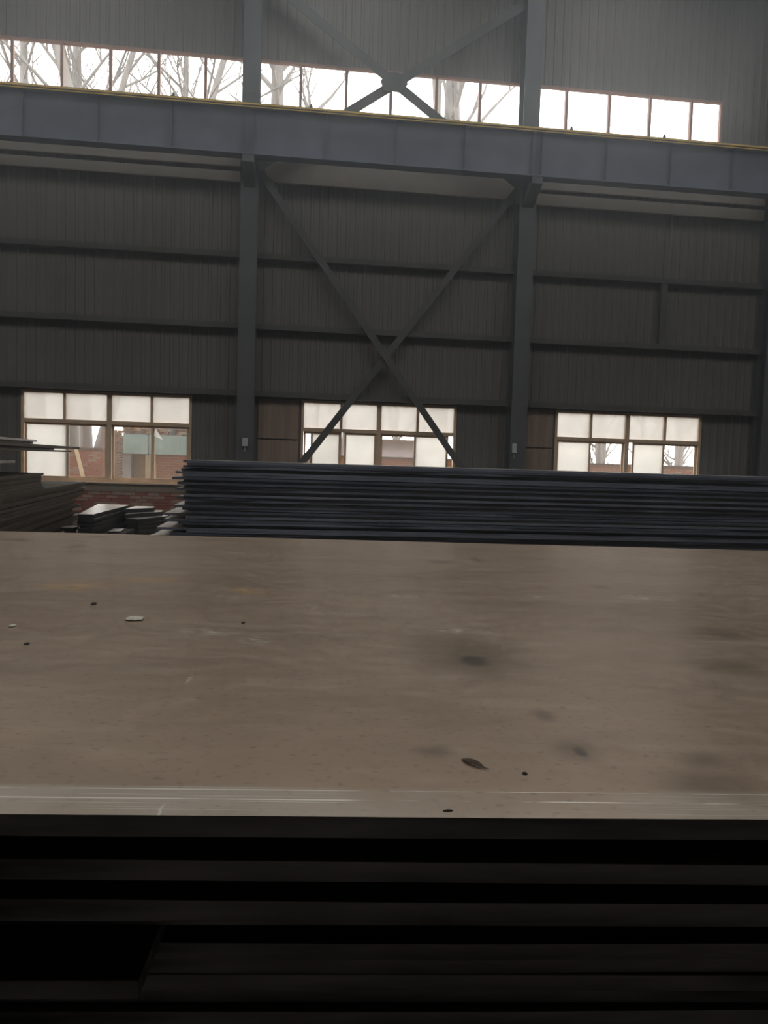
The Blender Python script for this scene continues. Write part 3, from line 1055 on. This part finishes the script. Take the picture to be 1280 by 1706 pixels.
def crumb(x, y, rx, ry, h, mt, label, name, cat, seed):
    r = random.Random(seed)
    v, f = [], []
    k = 9
    for lev, sc in ((0.0, 0.85), (0.45, 1.0), (1.0, 0.55)):
        for j in range(k):
            t = 2 * math.pi * j / k
            q = sc * r.uniform(0.82, 1.12)
            v.append((rx * q * math.cos(t), ry * q * math.sin(t), h * lev))
    for lev in range(2):
        for j in range(k):
            a, b = lev * k + j, lev * k + (j + 1) % k
            f.append((a, b, b + k, a + k))
    f += [tuple(reversed(range(k))), tuple(range(2 * k, 3 * k))]
    me = bpy.data.meshes.new(name)
    me.from_pydata(v, [], f)
    me.materials.append(M[mt])
    me.update()
    o = bpy.data.objects.new(name, me)
    COL.objects.link(o)
    o.location = (x, y, 1.3001)
    tag(o, label, cat, 'crumbs on the top plate')


crumb(-0.276, 1.438, 0.0185, 0.017, 0.005, 'chip', 'flat pale chip on the brown plate, largest of the crumbs', 'stone_chip', 'chip', 1)
crumb(-0.467, 1.378, 0.006, 0.009, 0.003, 'chip', 'tiny pale chip at the left border of the brown plate', 'stone_chip', 'chip', 2)
crumb(0.234, 0.716, 0.0028, 0.003, 0.0015, 'grit', 'tiny dark crumb right of the dry leaf', 'dirt_crumb', 'crumb', 3)
crumb(-0.383, 1.585, 0.006, 0.010, 0.003, 'grit', 'dark crumb behind the pale chip', 'dirt_crumb', 'crumb', 4)
crumb(0.142, 0.6405, 0.005, 0.0018, 0.001, 'grit', 'tiny dark crumb at the near edge of the plate', 'dirt_crumb', 'crumb', 5)
crumb(-0.402, 1.248, 0.0045, 0.007, 0.002, 'grit', 'dark crumb left of the pale chip', 'dirt_crumb', 'crumb', 6)
crumb(-0.079, 1.412, 0.004, 0.006, 0.002, 'grit', 'dark crumb far right of the pale chip', 'dirt_crumb', 'crumb', 7)

# ------------------------------------------------------------------ the yard outside
struct(MB().box(-45, 55, WALL + 0.3, 90, -0.3, -0.02).build('ground_outside', M['earth']), 'bare brown earth of the yard outside', 'ground')

YW = 22.5
yard = struct(MB().box(-26, 34, YW, YW + 0.24, -0.05, 1.70).build('wall_yard', M['yard_wall']), 'red brick boundary wall of the yard seen through the windows', 'wall')
MB().box(-26, 34, YW - 0.04, YW + 0.28, 1.70, 1.75).build('coping', M['mortar'], yard)
bricks(yard, -6.25, -5.05, 0.72, 1.70, YW, [M['yard_brick'], M['yard_brick'], M['yard_pale']], seed=5)
bricks(yard, 11.3, 12.5, 1.30, 1.70, YW, [M['yard_brick'], M['yard_pale']], seed=6)

# shed with teal sheet against the yard wall
SHY = 21.7
shed = thing('yard_shed', (-3.9, SHY, 0), 'brick lean-to with a teal sheet and rubble on top, outside the first window', 'shed')
MB().box(-3.62, -2.4, SHY, YW - 0.05, -0.02, 1.60).build('brick_wall', M['yard_wall'], shed)
MB().box(-3.90, -3.62, SHY - 0.1, YW - 0.05, -0.02, 1.60).build('post', M['post_beige'], shed)
MB().box(-4.50, -4.28, SHY - 0.05, YW - 0.05, -0.02, 1.60).build('post', M['grey_wall'], shed)
MB().box(-4.28, -3.90, SHY + 0.3, YW - 0.05, -0.02, 1.60).build('back_panel', M['post_beige'], shed)
mb = MB()
for a, b in ((-4.48, -3.82), (-3.80, -2.45)):
    mb = MB()
    corrugated(mb, a, b, 1.62, 2.14, SHY - 0.12, 0.11, 0.003, 0.006)
    mb.build('teal_sheet', M['teal'], shed)
MB().box(-4.55, -2.4, SHY - 0.10, YW, 1.60, 1.64).build('shelf_board', M['timber'], shed)
r = random.Random(11)
MB().box(-4.55, -2.4, SHY, YW - 0.05, 1.64, 2.10).build('rubble_core', M['thatch'], shed)
stone_me = [MB().box(-0.13, 0.13, -0.07, 0.07, -0.035, 0.035).mesh('brick', M[k]) for k in ('thatch', 'yard_pale', 'grey_wall')]
for layer in range(5):
    for row in range(2):
        xx = -4.42 + r.uniform(0, 0.08)
        while xx < -2.5:
            if layer < 3 or r.random() < 0.75 - 0.2 * (layer - 3):
                o = bpy.data.objects.new('brick', stone_me[r.randrange(3)])
                COL.objects.link(o)
                o.parent = shed
                o.location = (xx + 3.9, 0.08 + 0.24 * row + r.uniform(-0.03, 0.03), 2.137 + 0.066 * layer)
                o.rotation_euler = (r.uniform(-0.06, 0.06), r.uniform(-0.08, 0.08), r.uniform(-0.5, 0.5))
            xx += r.uniform(0.20, 0.26)

# stacked bricks next to the shed
bs = thing('brick_stack', (-4.8, SHY, 0), 'pale bricks stacked up beside the teal shed outside', 'brick stack')
MB().box(-4.98, -4.60, SHY + 0.02, SHY + 0.35, -0.02, 2.18).build('stack_core', M['thatch'], bs)
bricks(bs, -5.03, -4.54, 0.62, 2.24, SHY + 0.02, [M['yard_pale'], M['yard_pale'], M['thatch']], 0.24, 0.06, 0.014, 0.03, 8)

# leaning plank
pk = thing('leaning_plank', (-5.55, YW - 0.6, 0), 'pale plank leaning on the brick yard wall', 'plank')
MB().bar((-5.35, YW - 0.62, -0.02), (-5.93, YW - 0.06, 1.74), 0.10, 0.03).build('board', M['post_beige'], pk)

# grey block wall behind the yard wall, outside the middle window
gb = thing('block_shed', (3.3, 26.0, 0), 'low grey block building beyond the yard wall outside the middle window', 'shed')
MB().box(2.7, 4.6, 26, 28.5, -0.02, 2.28).build('block_wall', M['grey_wall'], gb)
MB().box(2.6, 4.7, 25.85, 28.6, 2.28, 2.36).build('roof_slab', M['mortar'], gb)


# bare trees
def tree(x, y, h, r0, lean, seed, label, first=0.35, limbs=9, spread=1.0, fork=None, bushy=5):
    r = random.Random(seed)
    t = thing('bare_tree', (x, y, 0), label, 'tree', 'bare trees outside')
    lx, ly = lean
    n = 10
    pts, rad = [], []
    for i in range(n + 1):
        q = i / n
        pts.append(Vector((x + lx * q * h + r.uniform(-0.06, 0.06) * (i > 0), y + ly * q * h + r.uniform(-0.05, 0.05), -0.05 + q * h)))
        rad.append(r0 * (1 - 0.72 * q))
    MB().tube(pts, rad, 8).build('trunk', M['bark'], t, smooth=True)

    def at(q):
        i = min(int(q * n), n - 1)
        u = q * n - i
        return pts[i].lerp(pts[i + 1], u), rad[i] * (1 - u) + rad[i + 1] * u

    def grow(mb, p, d, L, rr, depth):
        k = 4
        ps, rs = [p], [rr]
        dd = d.copy()
        for i in range(k):
            dd = (dd + Vector((r.uniform(-0.22, 0.22), r.uniform(-0.22, 0.22), r.uniform(-0.06, 0.2)))).normalized()
            ps.append(ps[-1] + dd * L / k)
            rs.append(max(0.005, rr * (1 - 0.8 * (i + 1) / k)))
        mb.tube(ps, rs, 5 if depth == 0 else 4)
        if depth < 2:
            for s in range(bushy if depth == 0 else bushy - 2):
                i = r.randint(1, k)
                side = Vector((r.uniform(-1, 1), r.uniform(-1, 1), r.uniform(-0.1, 0.8))).normalized()
                nd = (dd * 0.75 + side * 0.7).normalized()
                grow(mb, ps[i], nd, L * r.uniform(0.45, 0.65), max(0.007, rs[i] * 0.7), depth + 1)

    for k in range(limbs):
        q = first + (0.97 - first) * (k + r.random() * 0.7) / limbs
        p, pr = at(q)
        ang = r.uniform(0, 2 * math.pi)
        d = Vector((math.cos(ang) * spread, math.sin(ang) * spread, r.uniform(0.5, 1.1))).normalized()
        mb = MB()
        grow(mb, p, d, h * r.uniform(0.14, 0.26), pr * r.uniform(0.35, 0.6), 0)
        mb.build('branch', M['bark'], t)
    if fork:
        for fx, fr in fork:
            p, pr = at(0.6)
            mb = MB()
            grow(mb, p, Vector((fx, 0.1, 1)).normalized(), h * 0.4, pr * fr, 0)
            mb.build('branch', M['bark'], t)
    return t


tree(-9.15, 28.0, 21, 0.26, (0.002, 0), 1, 'bare tree furthest left in the high windows', 0.45, 20, bushy=6)
tree(-3.1, 25.0, 20, 0.30, (-0.30, 0), 2, 'bare tree leaning left across the first high pane', 0.50, 14, bushy=6)
tree(-7.75, 29.0, 22, 0.30, (0.004, 0), 3, 'straight thick bare tree in the second high pane', 0.55, 12, bushy=6)
tree(-9.3, 27.0, 20, 0.20, (0.265, 0), 4, 'slender bare tree leaning right in the third high pane', 0.45, 17, bushy=6)
tree(-4.2, 28.5, 21, 0.20, (0.02, 0), 5, 'slender upright bare tree behind the fourth high pane', 0.5, 17, bushy=6)
tree(-6.9, 27.0, 20, 0.22, (0.30, 0), 6, 'bare tree leaning right beside the first column', 0.5, 17, bushy=6)
tree(-0.75, 28.0, 22, 0.40, (0.003, 0), 7, 'thick pale trunk in the first pane after the first column', 0.5, 14, bushy=6)
tree(5.35, 28.0, 19, 0.40, (0.003, 0), 8, 'thick forked bare tree behind the X-braced high window', 0.66, 8, 0.6, ((-0.35, 0.8), (0.4, 0.7)))
tree(-8.35, 27.0, 8.5, 0.30, (0.01, 0), 9, 'stout low bare tree in the top corner pane of the first window', 0.4, 9)
tree(-6.33, 25.0, 9.0, 0.24, (-0.004, 0), 10, 'stout bare tree behind the brick wall in the first window', 0.32, 9)
tree(11.5, 28.0, 8.0, 0.14, (0.01, 0), 11, 'bare tree with low fork in the third window', 0.2, 12)
tree(2.2, 33.0, 8.0, 0.10, (0.01, 0), 12, 'thin bare sapling in the middle window, left of centre', 0.15, 13)
tree(5.3, 31.0, 8.0, 0.10, (0.0, 0), 13, 'thin bare sapling in the middle window, right of centre', 0.15, 13)
tree(14.2, 30.0, 8.5, 0.13, (-0.01, 0), 14, 'bare sapling at the far side of the third window', 0.15, 12)
tree(-5.0, 33.0, 8.5, 0.12, (0.01, 0), 15, 'thin bare sapling between the stout trees in the first window', 0.2, 12)
tree(1.0, 29.0, 8.0, 0.09, (0.0, 0), 16, 'thin bare sapling at the left side of the middle window', 0.15, 12)

for k, (tx, ty, lab) in enumerate(((13.9, 34, 'distant bare sapling in the clear left pane of the third window'), (15.0, 36, 'distant bare sapling just right of the forked tree in the third window'),
                                   (17.3, 33, 'distant bare sapling at the left side of the last clear pane'), (18.3, 35, 'distant bare sapling in the middle of the last clear pane'),
                                   (19.3, 37, 'distant bare sapling at the right side of the last clear pane'), (4.9, 36, 'distant bare sapling above the grey block building'))):
    tree(tx, ty, 9.0, 0.15, (0.0, 0), 40 + k, lab, 0.08, 14)

# torn paper on the last pane of the first window
pp = MB().prism([(-3.0, 2.02), (-2.80, 1.93), (-2.98, 2.20)][::1], WALL - 0.004, WALL - 0.002).build('paper_scrap', M['frosted'], None, (-2.93, WALL - 0.002, 1.93))
tag(pp, 'white paper scrap stuck on a pane of the first window', 'paper')

# ------------------------------------------------------------------ haze added to stand in for lens glare
def haze():
    mt, nt, b = nodes_of('glare_haze_volume')
    nt.nodes.remove(b)
    vs = nt.nodes.new('ShaderNodeVolumeScatter')
    vs.inputs['Color'].default_value = (0.90, 0.95, 1.0, 1)
    vs.inputs['Density'].default_value = HAZE
    vs.inputs['Anisotropy'].default_value = HAZE_G
    nt.links.new(vs.outputs[0], nt.nodes['Material Output'].inputs['Volume'])
    o = MB().box(X0 + 0.3, X1 - 0.3, YB + 0.1, WALL - 0.08, 0.01, ROOF - 0.05).build('glare_haze', mt)
    tag(o, 'thin haze added to the hall in place of lens glare', 'haze', kind='stuff')


HAZE, HAZE_G = 0.0105, 0.8
haze()
